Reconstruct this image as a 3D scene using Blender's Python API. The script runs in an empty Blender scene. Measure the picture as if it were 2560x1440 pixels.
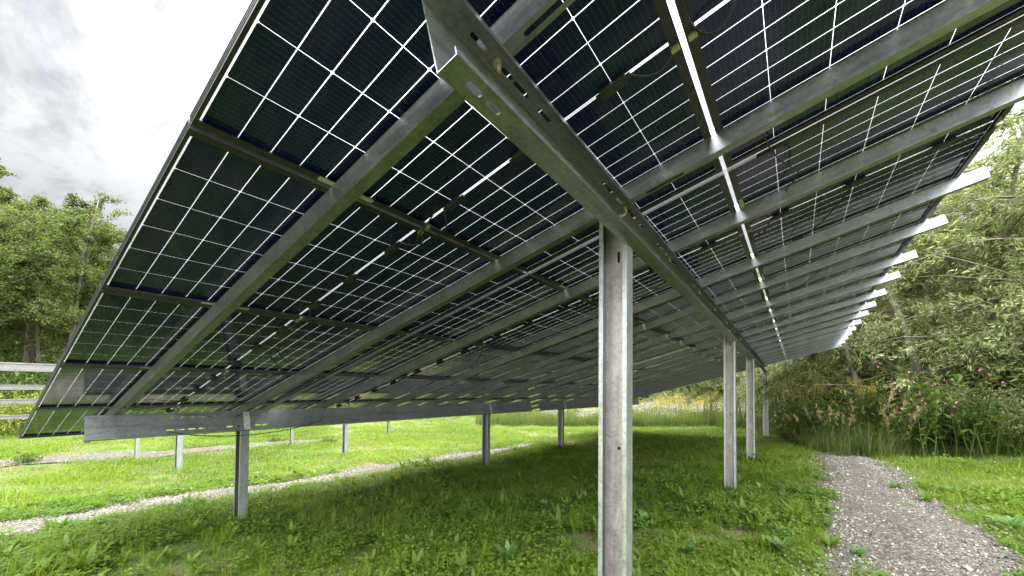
import bpy, bmesh, math, random
import numpy as np
from mathutils import Vector, Matrix

random.seed(7); RNG = np.random.default_rng(11)
sc = bpy.context.scene
C = sc.collection
RAD = math.radians

# ------------------------------------------------------------------ camera
cam_d = bpy.data.cameras.new('camera'); cam = bpy.data.objects.new('camera', cam_d); C.objects.link(cam)
CAM = Vector((5.842, -0.369, 0.521))
yaw, pit, rol = -0.6189, 0.0253, 0.0093
cyw, syw, cp, sp = math.cos(yaw), math.sin(yaw), math.cos(pit), math.sin(pit)
f_ = Vector((syw*cp, cyw*cp, sp)); r_ = Vector((cyw, -syw, 0)); u_ = r_.cross(f_)
c, s = math.cos(rol), math.sin(rol)
rr = c*r_ + s*u_; uu = -s*r_ + c*u_
cam.matrix_world = Matrix(((rr.x, uu.x, -f_.x, CAM.x), (rr.y, uu.y, -f_.y, CAM.y), (rr.z, uu.z, -f_.z, CAM.z), (0, 0, 0, 1)))
cam_d.sensor_width = 36; cam_d.lens = 996.36/2560*36
cam_d.shift_y = (942.1-720)/2560
cam_d.clip_start = 0.02; cam_d.clip_end = 2000
sc.camera = cam

# ------------------------------------------------------------------ light
SUN_AZ, SUN_EL = RAD(-52), RAD(38)            # azimuth from +Y towards +X, elevation
SDIR = Vector((math.sin(SUN_AZ)*math.cos(SUN_EL), math.cos(SUN_AZ)*math.cos(SUN_EL), math.sin(SUN_EL)))
sl = bpy.data.lights.new('sun', 'SUN'); sl.energy = 0.6; sl.angle = RAD(5.0); sl.color = (1.0, 0.88, 0.68)
so = bpy.data.objects.new('sun', sl); C.objects.link(so); so.rotation_euler = SDIR.to_track_quat('Z', 'Y').to_euler()
sc.view_settings.view_transform = 'Standard'; sc.view_settings.look = 'None'
sc.view_settings.exposure = 2.28; sc.view_settings.gamma = 1.0
try: sc.view_settings.use_curve_mapping = False
except Exception: pass

class N:
    """tiny node-tree helper"""
    def __init__(self, tree): self.t = tree; tree.nodes.clear()
    def n(self, typ, ins=None, **kw):
        nd = self.t.nodes.new(typ)
        for k, v in kw.items(): setattr(nd, k, v)
        for k, v in (ins or {}).items():
            if hasattr(v, 'is_output') or isinstance(v, bpy.types.NodeSocket): self.t.links.new(v, nd.inputs[k])
            else: nd.inputs[k].default_value = v
        return nd
    def math(self, op, a, b=0.0, clamp=False):
        return self.n('ShaderNodeMath', {0: a, 1: b}, operation=op, use_clamp=clamp).outputs[0]
    def mix(self, f, a, b, blend='MIX'):
        m = self.n('ShaderNodeMix', data_type='RGBA', blend_type=blend)
        for i, v in ((0, f), (6, a), (7, b)):
            if isinstance(v, bpy.types.NodeSocket): self.t.links.new(v, m.inputs[i])
            else: m.inputs[i].default_value = v if i == 0 else (tuple(v)+(1,))[:4]
        return m.outputs[2]
    def ramp(self, f, stops, interp='LINEAR'):
        r = self.n('ShaderNodeValToRGB', {0: f}); e = r.color_ramp.elements; r.color_ramp.interpolation = interp
        while len(e) < len(stops): e.new(0.5)
        for el, (p, col) in zip(e, stops):
            el.position = p; el.color = (tuple(col)+(1,))[:4] if not isinstance(col, float) else (col, col, col, 1)
        return r.outputs[0]
    def noise(self, scale, vec=None, detail=3, rough=.55, dist=0.0):
        d = {'Scale': scale, 'Detail': detail, 'Roughness': rough, 'Distortion': dist}
        if vec is not None: d['Vector'] = vec
        return self.n('ShaderNodeTexNoise', d).outputs[0]

# ------------------------------------------------------------------ sky
w = bpy.data.worlds.new('World'); sc.world = w; w.use_nodes = True
T = N(w.node_tree)
tc = T.n('ShaderNodeTexCoord').outputs['Generated']
sky = T.n('ShaderNodeTexSky', sky_type='NISHITA', sun_disc=False, sun_elevation=SUN_EL, sun_rotation=SUN_AZ, dust_density=1.5, air_density=1.0)
sep = T.n('ShaderNodeSeparateXYZ', {0: tc})
den = T.math('ADD', T.math('MAXIMUM', sep.outputs[2], 0.0), 0.12)
cv = T.n('ShaderNodeCombineXYZ', {0: T.math('DIVIDE', sep.outputs[0], den), 1: T.math('DIVIDE', sep.outputs[1], den), 2: 0.3})
cvm = T.n('ShaderNodeMapping', {'Vector': cv.outputs[0], 'Rotation': (0, 0, RAD(35)), 'Scale': (1.3, 2.6, 1.0)}).outputs[0]
n1 = T.noise(0.9, cvm, 8, .62, .6)
n2 = T.noise(2.6, cvm, 7, .62, .4)
cover = T.ramp(n1, [(0.20, (0, 0, 0)), (0.33, (1, 1, 1))])
shade = T.ramp(T.math('ADD', T.math('MULTIPLY', n1, .55), T.math('MULTIPLY', n2, .45)), [(0.36, (.50, .52, .56)), (0.50, (.88, .885, .89)), (0.66, (1, 1, 1))])
sd = T.n('ShaderNodeVectorMath', {0: tc, 1: tuple(SDIR)}, operation='DOT_PRODUCT').outputs['Value']
glow = T.math('POWER', T.math('MAXIMUM', sd, 0.0), 6.0)
glow2 = T.math('POWER', T.math('MAXIMUM', sd, 0.0), 60.0)
# low clouds are greyer, clouds round the sun brighter
lowz = T.ramp(sep.outputs[2], [(0.20, (.50, .52, .56)), (0.36, (.86, .87, .88)), (0.5, (1, 1, 1))])
# unseen bright clouds overhead and behind the camera, added to lift the shade
bd = T.n('ShaderNodeVectorMath', {0: tc, 1: (.54, -.30, .79)}, operation='DOT_PRODUCT').outputs['Value']
front = T.ramp(T.math('ADD', T.math('MULTIPLY', bd, .5), .5), [(0.52, (0, 0, 0)), (0.76, (1, 1, 1))], 'EASE')
hi = T.ramp(sep.outputs[2], [(0.02, (.85, .85, .85)), (0.40, (1, 1, 1))])
amp = T.math('ADD', T.math('ADD', 1.95, T.math('MULTIPLY', T.math('MULTIPLY', front, hi), 31.0)), T.math('ADD', T.math('MULTIPLY', glow, 1.0), T.math('MULTIPLY', glow2, 14.0)))
cc = T.mix(1.0, T.mix(1.0, shade, lowz, 'MULTIPLY'), T.n('ShaderNodeCombineXYZ', {0: amp, 1: amp, 2: T.math('MULTIPLY', amp, .985)}).outputs[0], 'MULTIPLY')
col = T.mix(T.math('MULTIPLY', cover, .97), T.mix(1.0, sky.outputs[0], (.30, .32, .36), 'MULTIPLY'), cc)
bg = T.n('ShaderNodeBackground', {'Color': col, 'Strength': 0.11})
T.n('ShaderNodeOutputWorld', {0: bg.outputs[0]})

# ------------------------------------------------------------------ materials
def mat(name):
    m = bpy.data.materials.new(name); m.use_nodes = True
    return m, N(m.node_tree)
def finish(T, shader, disp=None):
    o = T.n('ShaderNodeOutputMaterial', {0: shader})
    return o
def principled(T, **kw):
    names = {'base': 'Base Color', 'rough': 'Roughness', 'metal': 'Metallic', 'ior': 'IOR', 'normal': 'Normal', 'spec': 'Specular IOR Level', 'coat': 'Coat Weight'}
    ins = {}
    for k, v in kw.items():
        if k == 'base' and isinstance(v, tuple): v = (v+(1,))[:4]
        ins[names[k]] = v
    return T.n('ShaderNodeBsdfPrincipled', ins).outputs[0]

def galv(name, base, rough, spangle=9.0, metal=.75, stain=True, along=(1, 1, 1)):
    m, T = mat(name)
    tc = T.n('ShaderNodeTexCoord').outputs['Object']
    v = T.n('ShaderNodeTexVoronoi', {'Vector': tc, 'Scale': spangle*9}).outputs['Color']
    vb = T.n('ShaderNodeSeparateColor', {0: v}).outputs[0]
    st = T.noise(5.0, T.n('ShaderNodeMapping', {'Vector': tc, 'Scale': (1, 1, 1)}).outputs[0], 6, .65, 1.2)
    fine = T.noise(70, tc, 3, .6)
    k = T.math('ADD', T.math('MULTIPLY', vb, .16), T.math('ADD', T.math('MULTIPLY', st, .55), T.math('MULTIPLY', fine, .25)))
    b = tuple(base)
    colr = T.ramp(k, [(0.28, tuple(x*.62 for x in b)), (0.5, b), (0.75, tuple(min(1, x*1.28) for x in b))])
    if stain:
        rs = T.noise(1.7, tc, 5, .7, .8)
        rsf = T.ramp(rs, [(0.66, (0, 0, 0)), (0.76, (1, 1, 1))])
        colr = T.mix(T.math('MULTIPLY', rsf, .35), colr, (.36, .27, .19))
        ws = T.ramp(T.noise(11, tc, 5, .75, 1.5), [(0.60, (0, 0, 0)), (0.72, (1, 1, 1))])
        colr = T.mix(T.math('MULTIPLY', ws, .30), colr, (.62, .63, .62))
    if along != (1, 1, 1):
        sk = T.noise(26, T.n('ShaderNodeMapping', {'Vector': tc, 'Scale': along}).outputs[0], 4, .6, .3)
        colr = T.mix(1.0, colr, T.ramp(sk, [(.34, (.72, .72, .73)), (.5, (1, 1, 1)), (.68, (1.0, 1.0, 1.0))]), 'MULTIPLY')
        wr = T.ramp(T.noise(7, T.n('ShaderNodeMapping', {'Vector': tc, 'Scale': tuple(.5+.5*q for q in along)}).outputs[0], 6, .75, 2.0), [(0.57, (0, 0, 0)), (0.66, (1, 1, 1))])
        colr = T.mix(T.math('MULTIPLY', wr, .34), colr, (.60, .61, .61))
    rg = T.math('ADD', rough-.12, T.math('MULTIPLY', k, .26))
    bump = T.n('ShaderNodeBump', {'Strength': .025, 'Distance': .001, 'Height': fine}).outputs[0]
    finish(T, principled(T, base=colr, rough=rg, metal=metal, normal=bump))
    return m
M_GALV = galv('galvanised_steel', (.30, .31, .325), .37, metal=.86, along=(.06, 1, 1))
M_GIRD = galv('galvanised_beam_steel', (.30, .315, .315), .34, metal=.88, stain=False, along=(1, .05, 1))
M_POST = galv('galvanised_post_steel', (.45, .47, .48), .36, metal=.85, along=(1, 1, .05))
M_POSTW = galv('warm_post_web', (.39, .35, .33), .42, metal=.75, along=(1, 1, .05))  # warmer, browner steel tone for the inner face of the web
M_POSTD = galv('shade_toned_post_inside', (.13, .15, .165), .40, metal=.8)  # shade on the left inner wall, put into the steel colour
M_RAIL = galv('rail_steel', (.17, .165, .155), .45, metal=.7)
M_ALU = galv('bare_aluminium', (.75, .75, .76), .35, stain=False)
M_BOLT = galv('yellow_zinc_bolt', (.50, .44, .30), .38, stain=False)
M_CLIP = galv('zinc_clip', (.45, .47, .27), .42, stain=False)

def plain(name, base, rough=.5, metal=0.0, var=.25, sc_=14):
    m, T = mat(name)
    tc = T.n('ShaderNodeTexCoord').outputs['Object']
    n = T.noise(sc_, tc, 4, .6)
    colr = T.ramp(n, [(0.3, tuple(x*(1-var) for x in base)), (0.7, tuple(min(1, x*(1+var)) for x in base))])
    finish(T, principled(T, base=colr, rough=rough, metal=metal)); return m
M_FRAME = plain('black_anodised_frame', (.026, .026, .029), .34, .25, .3, 30)
M_BOX = plain('black_plastic', (.016, .016, .017), .45)
M_CABLE = plain('black_cable', (.014, .014, .015), .5)
M_LABEL = plain('pale_sticker', (.33, .36, .28), .5)
M_CHROME = plain('white_ribbon', (.7, .7, .68), .4, .3)

# solar cell: dark blue-green silicon behind glass, with faint collector lines
m, T = mat('solar_cell'); M_CELL = m
tc = T.n('ShaderNodeTexCoord').outputs['Object']
sx = T.n('ShaderNodeSeparateXYZ', {0: tc})
oi = T.n('ShaderNodeObjectInfo').outputs['Random']
rpi = T.n('ShaderNodeNewGeometry').outputs['Random Per Island']
basec = T.ramp(T.math('ADD', T.math('MULTIPLY', oi, .6), T.math('MULTIPLY', rpi, .4)), [(0.2, (.007, .0095, .056)), (0.5, (.005, .0105, .042)), (0.8, (.012, .008, .060))])
# thin lines parallel to the short (slope) side, 9 mm apart, and rows of dots
lx = T.math('ABSOLUTE', T.math('SUBTRACT', T.math('FRACT', T.math('MULTIPLY', sx.outputs[0], 1/.0164)), .5))
line = T.math('GREATER_THAN', lx, .455)
dash = T.math('GREATER_THAN', T.math('FRACT', T.math('MULTIPLY', sx.outputs[1], 1/.0148)), .72)
lineW = T.math('ADD', T.math('MULTIPLY', line, .17), T.math('MULTIPLY', T.math('MULTIPLY', line, dash), .38))
colr = T.mix(lineW, basec, (.10, .115, .11))
smv = T.n('ShaderNodeVectorMath', {0: tc, 1: T.n('ShaderNodeCombineXYZ', {0: T.math('MULTIPLY', oi, 37.0), 1: T.math('MULTIPLY', oi, 91.0), 2: 0.0}).outputs[0]}, operation='ADD').outputs[0]
smear = T.noise(2.4, T.n('ShaderNodeMapping', {'Vector': smv, 'Scale': (1, 3.2, 1)}).outputs[0], 5, .62, 1.0)
spots = T.ramp(T.noise(120, smv, 2, .5), [(0.74, (0, 0, 0)), (0.78, (1, 1, 1))])
colr = T.mix(T.math('MULTIPLY', T.ramp(smear, [(0.45, (0, 0, 0)), (0.8, (1, 1, 1))]), .10), colr, (.16, .17, .17))
colr = T.mix(T.math('MULTIPLY', spots, .10), colr, (.3, .3, .28))
ro = T.math('ADD', .035, T.math('ADD', T.math('MULTIPLY', smear, .09), T.math('MULTIPLY', oi, .04)))
ps = principled(T, base=colr, rough=ro, ior=1.5, spec=.5)
ps.node.inputs['Specular Tint'].default_value = (.62, .70, 1.0, 1)
finish(T, ps)

# clear glass-glass strip between the cells: lets daylight through, milky with a white printed grid
m, T = mat('milky_gap_glass'); M_GAP = m
tr = T.n('ShaderNodeBsdfTransparent', {'Color': (.96, .97, 1.0, 1)}).outputs[0]
tl = T.n('ShaderNodeBsdfTranslucent', {'Color': (.16, .165, .175, 1)}).outputs[0]
df = T.n('ShaderNodeBsdfDiffuse', {'Color': (.16, .165, .175, 1)}).outputs[0]
a = T.n('ShaderNodeMixShader', {0: .35, 1: tl, 2: df}).outputs[0]
b = T.n('ShaderNodeMixShader', {0: .45, 1: a, 2: tr}).outputs[0]
finish(T, b)

# ground
def attr(T, name, typ='GEOMETRY', out='Fac'):
    return T.n('ShaderNodeAttribute', attribute_name=name, attribute_type=typ).outputs[out]
m, T = mat('lawn_soil'); M_SOIL = m
tc = T.n('ShaderNodeTexCoord').outputs['Object']
g1 = T.noise(1.3, tc, 6, .6, .4); g2 = T.noise(24, tc, 5, .7); g3 = T.noise(.35, tc, 4, .6)
gcol = T.ramp(g2, [(0.3, (.020, .038, .008)), (0.5, (.045, .085, .014)), (0.7, (.10, .145, .035))])
scol = T.ramp(g2, [(0.3, (.060, .040, .025)), (0.6, (.15, .105, .070)), (0.8, (.25, .19, .13))])
bare = T.ramp(g1, [(0.42, (0, 0, 0)), (0.58, (1, 1, 1))])
colr = T.mix(T.math('MULTIPLY', bare, .75), gcol, scol)
colr = T.mix(T.ramp(g3, [(.45, (0, 0, 0)), (.65, (.5, .5, .5))]), colr, (.11, .125, .035))
bump = T.n('ShaderNodeBump', {'Strength': .8, 'Distance': .03, 'Height': g2}).outputs[0]
finish(T, principled(T, base=colr, rough=.95, normal=bump, spec=.15))

def gravel_mat(name, lo, mid, hi, dirt):
    m, T = mat(name)
    tc = T.n('ShaderNodeTexCoord').outputs['Object']
    vo = T.n('ShaderNodeTexVoronoi', {'Vector': tc, 'Scale': 62.0, 'Randomness': 1.0})
    gr = T.n('ShaderNodeSeparateColor', {0: vo.outputs['Color']}).outputs[0]
    colr = T.ramp(gr, [(0.0, lo), (0.45, mid), (1.0, hi)])
    edge = T.ramp(vo.outputs['Distance'], [(0.0, (1, 1, 1)), (.75, (.35, .33, .31))])
    colr = T.mix(.8, colr, edge, 'MULTIPLY')
    dn = T.ramp(T.noise(2.2, tc, 6, .65, .6), [(0.54, (0, 0, 0)), (0.66, (1, 1, 1))])
    colr = T.mix(T.math('MULTIPLY', dn, .8), colr, dirt)
    h = T.math('SUBTRACT', 1.0, vo.outputs['Distance'])
    bump = T.n('ShaderNodeBump', {'Strength': 1.0, 'Distance': .012, 'Height': h}).outputs[0]
    finish(T, principled(T, base=colr, rough=.9, normal=bump, spec=.25)); return m
M_GRAVEL = gravel_mat('gravel_path', (.032, .030, .026), (.092, .083, .068), (.21, .192, .16), (.052, .037, .022))
m, T = mat('pebble'); M_STONE = m
tint = attr(T, 'tint', 'INSTANCER')
colr = T.ramp(tint, [(0.0, (.022, .023, .026)), (0.35, (.078, .072, .060)), (0.7, (.175, .162, .138)), (1.0, (.36, .335, .30))])
finish(T, principled(T, base=colr, rough=.75, spec=.3))

def leaf_mat(name, stops, transl=.45, tcol=None, inst=False, rough=.55, spec=.18):
    m, T = mat(name)
    r1 = T.n('ShaderNodeNewGeometry').outputs['Random Per Island']
    if inst: k = T.math('ADD', T.math('MULTIPLY', r1, .45), T.math('MULTIPLY', attr(T, 'tint', 'INSTANCER'), .55))
    else: k = T.math('ADD', T.math('MULTIPLY', r1, .75), T.math('MULTIPLY', T.n('ShaderNodeObjectInfo').outputs['Random'], .25))
    colr = T.ramp(k, stops)
    p = principled(T, base=colr, rough=rough, spec=spec)
    tcl = T.mix(1.0, colr, tcol or (1.5, 1.6, .7), 'MULTIPLY')
    t = T.n('ShaderNodeBsdfTranslucent', {'Color': tcl}).outputs[0]
    finish(T, T.n('ShaderNodeMixShader', {0: transl, 1: p, 2: t}).outputs[0]); return m
M_GRASS = leaf_mat('grass_blade', [(0.1, (.055, .100, .010)), (0.45, (.100, .172, .014)), (0.75, (.150, .205, .024)), (0.93, (.24, .21, .085))], .45, (1.6, 1.5, .7), True)
M_CLOVER = leaf_mat('clover_leaf', [(0.1, (.046, .090, .012)), (0.6, (.088, .145, .020)), (0.95, (.135, .180, .036))], .4, (1.4, 1.5, .7), True)
M_DOCK = leaf_mat('broad_leaf', [(0.1, (.055, .12, .03)), (0.6, (.085, .165, .042)), (0.95, (.13, .21, .065))], .35, (1.4, 1.5, .7))
M_ALDER = leaf_mat('alder_leaf', [(0.0, (.024, .038, .011)), (0.5, (.064, .085, .022)), (0.95, (.130, .145, .042))], .36)
M_WILLOW = leaf_mat('willow_leaf', [(0.0, (.042, .062, .022)), (0.45, (.13, .155, .056)), (0.8, (.25, .265, .13)), (1.0, (.46, .46, .33))], .36, (1.35, 1.4, .85))
M_BUSH = leaf_mat('bush_leaf', [(0.0, (.018, .036, .010)), (0.5, (.045, .076, .018)), (0.95, (.105, .130, .036))], .4)
M_YBUSH = leaf_mat('yellowing_leaf', [(0.0, (.085, .115, .022)), (0.6, (.15, .17, .035)), (1.0, (.24, .23, .06))], .4)
M_STRAW = leaf_mat('dry_grass', [(0.0, (.11, .085, .042)), (0.6, (.20, .155, .08)), (1.0, (.30, .245, .14))], .3, (1.1, 1.1, .9))
M_REED = leaf_mat('tall_grass_blade', [(0.0, (.030, .055, .011)), (0.6, (.062, .092, .020)), (1.0, (.14, .135, .05))], .4)
M_PINK = leaf_mat('pink_petal', [(0.0, (.30, .04, .16)), (1.0, (.48, .15, .30))], .4, (1, 1, 1))
M_YELLOW = leaf_mat('goldenrod_flower', [(0.0, (.26, .20, .02)), (1.0, (.46, .36, .05))], .3, (1, 1, 1))
M_WHITEF = leaf_mat('white_flower', [(0.0, (.30, .28, .22)), (1.0, (.58, .56, .52))], .3, (1, 1, 1))
M_BARK = plain('bark', (.085, .068, .050), .9, 0, .5, 9)
M_BARK2 = plain('grey_bark', (.14, .12, .095), .9, 0, .5, 9)

# ------------------------------------------------------------------ helpers
def tag(o, label=None, cat=None, group=None, kind=None):
    if label: o['label'] = label
    if cat: o['category'] = cat
    if group: o['group'] = group
    if kind: o['kind'] = kind
    return o
def empty(name, mtx):
    o = bpy.data.objects.new(name, None); C.objects.link(o); o.empty_display_size = .05
    o.matrix_world = mtx if isinstance(mtx, Matrix) else Matrix.Translation(mtx); return o
def link(name, me, m=None, parent=None, mtx=None):
    o = bpy.data.objects.new(name, me); C.objects.link(o)
    if m is not None and not me.materials: me.materials.append(m)
    if parent is not None: o.parent = parent
    if mtx is not None:
        if parent is not None: o.matrix_local = mtx
        else: o.matrix_world = mtx
    return o
def copy_tree(o, parent=None):
    n = o.copy(); C.objects.link(n); n.parent = parent
    for ch in [k for k in bpy.data.objects if k.parent == o]: copy_tree(ch, n)
    return n
def bm_mesh(name, bm, smooth=False):
    bmesh.ops.recalc_face_normals(bm, faces=bm.faces)
    me = bpy.data.meshes.new(name); bm.to_mesh(me); bm.free()
    if smooth:
        for p in me.polygons: p.use_smooth = True
    return me
def np_mesh(name, V, F, smooth=False):
    """V (n,3), F list of equal-size index arrays"""
    me = bpy.data.meshes.new(name); V = np.asarray(V, np.float32); F = np.asarray(F, np.int32)
    me.vertices.add(len(V)); me.vertices.foreach_set('co', V.ravel())
    me.loops.add(F.size); me.loops.foreach_set('vertex_index', F.ravel())
    me.polygons.add(len(F)); me.polygons.foreach_set('loop_start', np.arange(len(F), dtype=np.int32)*F.shape[1])
    me.update(calc_edges=True)
    if smooth: me.polygons.foreach_set('use_smooth', np.ones(len(F), bool))
    return me
def box(bm, x0, x1, y0, y1, z0, z1, mtx=None):
    vs = [bm.verts.new(v) for v in ((x0,y0,z0),(x1,y0,z0),(x1,y1,z0),(x0,y1,z0),(x0,y0,z1),(x1,y0,z1),(x1,y1,z1),(x0,y1,z1))]
    for q in ((0,3,2,1),(4,5,6,7),(0,1,5,4),(1,2,6,5),(2,3,7,6),(3,0,4,7)): bm.faces.new([vs[i] for i in q])
    if mtx is not None:
        for v in vs: v.co = mtx @ v.co
    return vs
def prism(bm, prof, y0, y1, caps=True):
    """closed profile [(x,z)] extruded along y"""
    a = [bm.verts.new((x, y0, z)) for x, z in prof]; b = [bm.verts.new((x, y1, z)) for x, z in prof]
    n = len(prof)
    for i in range(n): bm.faces.new((a[i], a[(i+1) % n], b[(i+1) % n], b[i]))
    if caps: bm.faces.new(a); bm.faces.new(b[::-1])
def slot_loop(u, v, L, W, seg=5):
    """rounded slot centred (u,v), length L along u, width W"""
    r = W/2; h = L/2-r; pts = []
    for k in range(seg+1):
        a = -math.pi/2 + math.pi*k/seg; pts.append((u+h+r*math.cos(a), v+r*math.sin(a)))
    for k in range(seg+1):
        a = math.pi/2 + math.pi*k/seg; pts.append((u-h+r*math.cos(a), v+r*math.sin(a)))
    return pts
def plate(bm, fn, u0, u1, v0, v1, t, slots=()):
    """flat plate in (u,v) with slots cut out, thickness t along w; fn(u,v,w)->xyz.  Cut into cells round every slot so it never self-overlaps"""
    slots = [q for q in slots if q[0]-q[2]/2 > u0+.002 and q[0]+q[2]/2 < u1-.002 and q[1]-q[3]/2 > v0+.001 and q[1]+q[3]/2 < v1-.001]
    tmp = bmesh.new()
    def loop(pts):
        vs = [tmp.verts.new((a, b, 0)) for a, b in pts]
        return [tmp.edges.new((vs[i], vs[(i+1) % len(vs)])) for i in range(len(vs))]
    eds = loop([(u0, v0), (u1, v0), (u1, v1), (u0, v1)])
    for q in slots: eds += loop(slot_loop(*q))
    if slots: bmesh.ops.triangle_fill(tmp, use_beauty=True, use_dissolve=False, edges=eds)
    else: tmp.faces.new(tmp.verts[:])
    tmp.verts.index_update()
    lo = [bm.verts.new(fn(v.co.x, v.co.y, 0)) for v in tmp.verts]; hi = [bm.verts.new(fn(v.co.x, v.co.y, t)) for v in tmp.verts]
    for fc in tmp.faces:
        idx = [v.index for v in fc.verts]
        bm.faces.new([lo[i] for i in idx]); bm.faces.new([hi[i] for i in idx[::-1]])
    for e in tmp.edges:
        if len(e.link_faces) == 1:
            i, j = e.verts[0].index, e.verts[1].index; bm.faces.new((lo[i], lo[j], hi[j], hi[i]))
    tmp.free()
def tube(bm, pts, rad, k=7, cap=True):
    pts = [Vector(p) for p in pts]; rings = []
    rads = rad if isinstance(rad, (list, tuple)) else [rad]*len(pts)
    for i, p in enumerate(pts):
        d = (pts[min(i+1, len(pts)-1)]-pts[max(i-1, 0)])
        d = d.normalized() if d.length > 1e-9 else Vector((0, 0, 1))
        a = d.cross(Vector((0, 0, 1)) if abs(d.z) < .9 else Vector((1, 0, 0))).normalized(); b = d.cross(a)
        rings.append([bm.verts.new(p + (a*math.cos(2*math.pi*j/k)+b*math.sin(2*math.pi*j/k))*rads[i]) for j in range(k)])
    for A, B in zip(rings, rings[1:]):
        for j in range(k): bm.faces.new((A[j], A[(j+1) % k], B[(j+1) % k], B[j]))
    if cap: bm.faces.new(rings[0][::-1]); bm.faces.new(rings[-1])
def bez(a, b, c_, d, n=10):
    a, b, c_, d = map(Vector, (a, b, c_, d)); out = []
    for i in range(n+1):
        t = i/n; out.append(a*(1-t)**3+b*3*t*(1-t)**2+c_*3*t*t*(1-t)+d*t**3)
    return out

# ------------------------------------------------------------------ array geometry: (S up the slope, y along the row, n normal)
TH = 0.2724
CT, ST = math.cos(TH), math.sin(TH)
def sag(y, S):
    b = -0.0168*max(0.0, y-4.6); f = -0.0095*max(0.0, y-1.0)
    wgt = min(1, max(0, S/6.9)); return f*(1-wgt)+b*wgt
def P(S, y, n=0.0):
    n += sag(y, S)
    return Vector((S*CT-n*ST, y, S*ST+n*CT))
def frame3(S0, y0, S1, y1, n=0.0):
    """matrix with local x = up-slope, y = along the row, z = panel normal"""
    o = P(S0, y0, n); ey = (P(S0, y1, n)-o).normalized(); ex = (P(S1, y0, n)-o); ex = (ex-ey*ex.dot(ey)).normalized(); ez = ex.cross(ey)
    return Matrix(((ex.x, ey.x, ez.x, o.x), (ex.y, ey.y, ez.y, o.y), (ex.z, ey.z, ez.z, o.z), (0, 0, 0, 1)))
def gz(x, y):
    x = np.asarray(x, float); y = np.asarray(y, float)
    b = -.96 + .040*np.clip(x-1.2, -3.2, 8) - .010*np.clip(y-1.4, -6, 14)
    b = b + .025*np.sin(x*1.3+y*.7)*np.cos(y*.9-x*.4) + .012*np.sin(x*3.1+1)*np.sin(y*2.7)
    far = np.clip((np.hypot(x-5, y-5)-16)/40, 0, 1)
    b = b + far*.0
    return b

# ------------------------------------------------------------------ ground and paths
def grid_axis(lo, hi, c0, c1, fine, coarse):
    a = [c0]
    while a[-1] < c1: a.append(a[-1]+fine)
    st = fine
    left = [c0]
    while left[-1] > lo: st *= 1.25; left.append(left[-1]-st)
    st = fine
    while a[-1] < hi: st *= 1.25; a.append(a[-1]+st)
    return np.array(sorted(set(left[1:]+a)))
gx = grid_axis(-300, 300, -8, 12, .2, 1); gy = grid_axis(-300, 300, -3, 18, .2, 1)
X, Y = np.meshgrid(gx, gy, indexing='ij'); Z = gz(X, Y)
nx, ny = X.shape; idx = np.arange(nx*ny).reshape(nx, ny)
Fq = np.stack([idx[:-1, :-1], idx[1:, :-1], idx[1:, 1:], idx[:-1, 1:]], -1).reshape(-1, 4)
ground = link('ground', np_mesh('ground', np.stack([X, Y, Z], -1).reshape(-1, 3), Fq, True), M_SOIL); ground['kind'] = 'structure'

# path centre lines: (y, x_left, x_right)
def wob(t, a, b): return .05*math.sin(t*2.3+a)+.035*math.sin(t*5.9+b)+.02*math.sin(t*13+a*b)
def path_edges(rows):
    ys = np.arange(rows[0][0], rows[-1][0]+.01, .12); L = np.interp(ys, [r[0] for r in rows], [r[1] for r in rows]); R_ = np.interp(ys, [r[0] for r in rows], [r[2] for r in rows])
    L = L+np.array([wob(t, 1, 4) for t in ys]); R_ = R_+np.array([wob(t, 3, 2) for t in ys]); return ys, L, R_
PATHS = {'gravel_path_right': path_edges([(-1.5, 5.75, 7.0), (2.5, 5.90, 7.1), (4.5, 6.02, 7.2), (7, 6.12, 7.2), (9.0, 6.20, 7.15), (10.6, 6.34, 7.05), (11.2, 6.5, 6.9)]),
         'gravel_path_middle': path_edges([(-6, -1.85, -.85), (-.1, -1.44, -.50), (2.1, -1.12, -.32), (5, -.80, -.12), (8.0, -.46, .0), (9.2, -.30, -.05)]),
         'gravel_path_far': path_edges([(-8, -8.9, -7.3), (.2, -7.4, -6.05), (2, -6.7, -5.6), (4.2, -6.15, -5.45), (6.5, -5.8, -5.35)])}
for nm, (ys, L, R_) in PATHS.items():
    K = 9; V = []
    for yv, a, b in zip(ys, L, R_):
        for k in range(K):
            xv = a+(b-a)*k/(K-1); V.append((xv, yv, float(gz(xv, yv))+.020+.016*math.sin(math.pi*k/(K-1))))
    V = np.array(V); n_ = len(ys); ii = np.arange(n_*K).reshape(n_, K)
    Fq = np.stack([ii[:-1, :-1], ii[:-1, 1:], ii[1:, 1:], ii[1:, :-1]], -1).reshape(-1, 4)
    o = link('gravel_path', np_mesh(nm, V, Fq, True), M_GRAVEL); o['kind'] = 'structure'
def on_path(x, y, margin=0.0):
    m = np.zeros(len(x), bool)
    for ys, L, R_ in PATHS.values():
        l = np.interp(y, ys, L); r = np.interp(y, ys, R_)
        m |= (y > ys[0]) & (y < ys[-1]) & (x > l-margin) & (x < r+margin)
    return m

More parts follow.
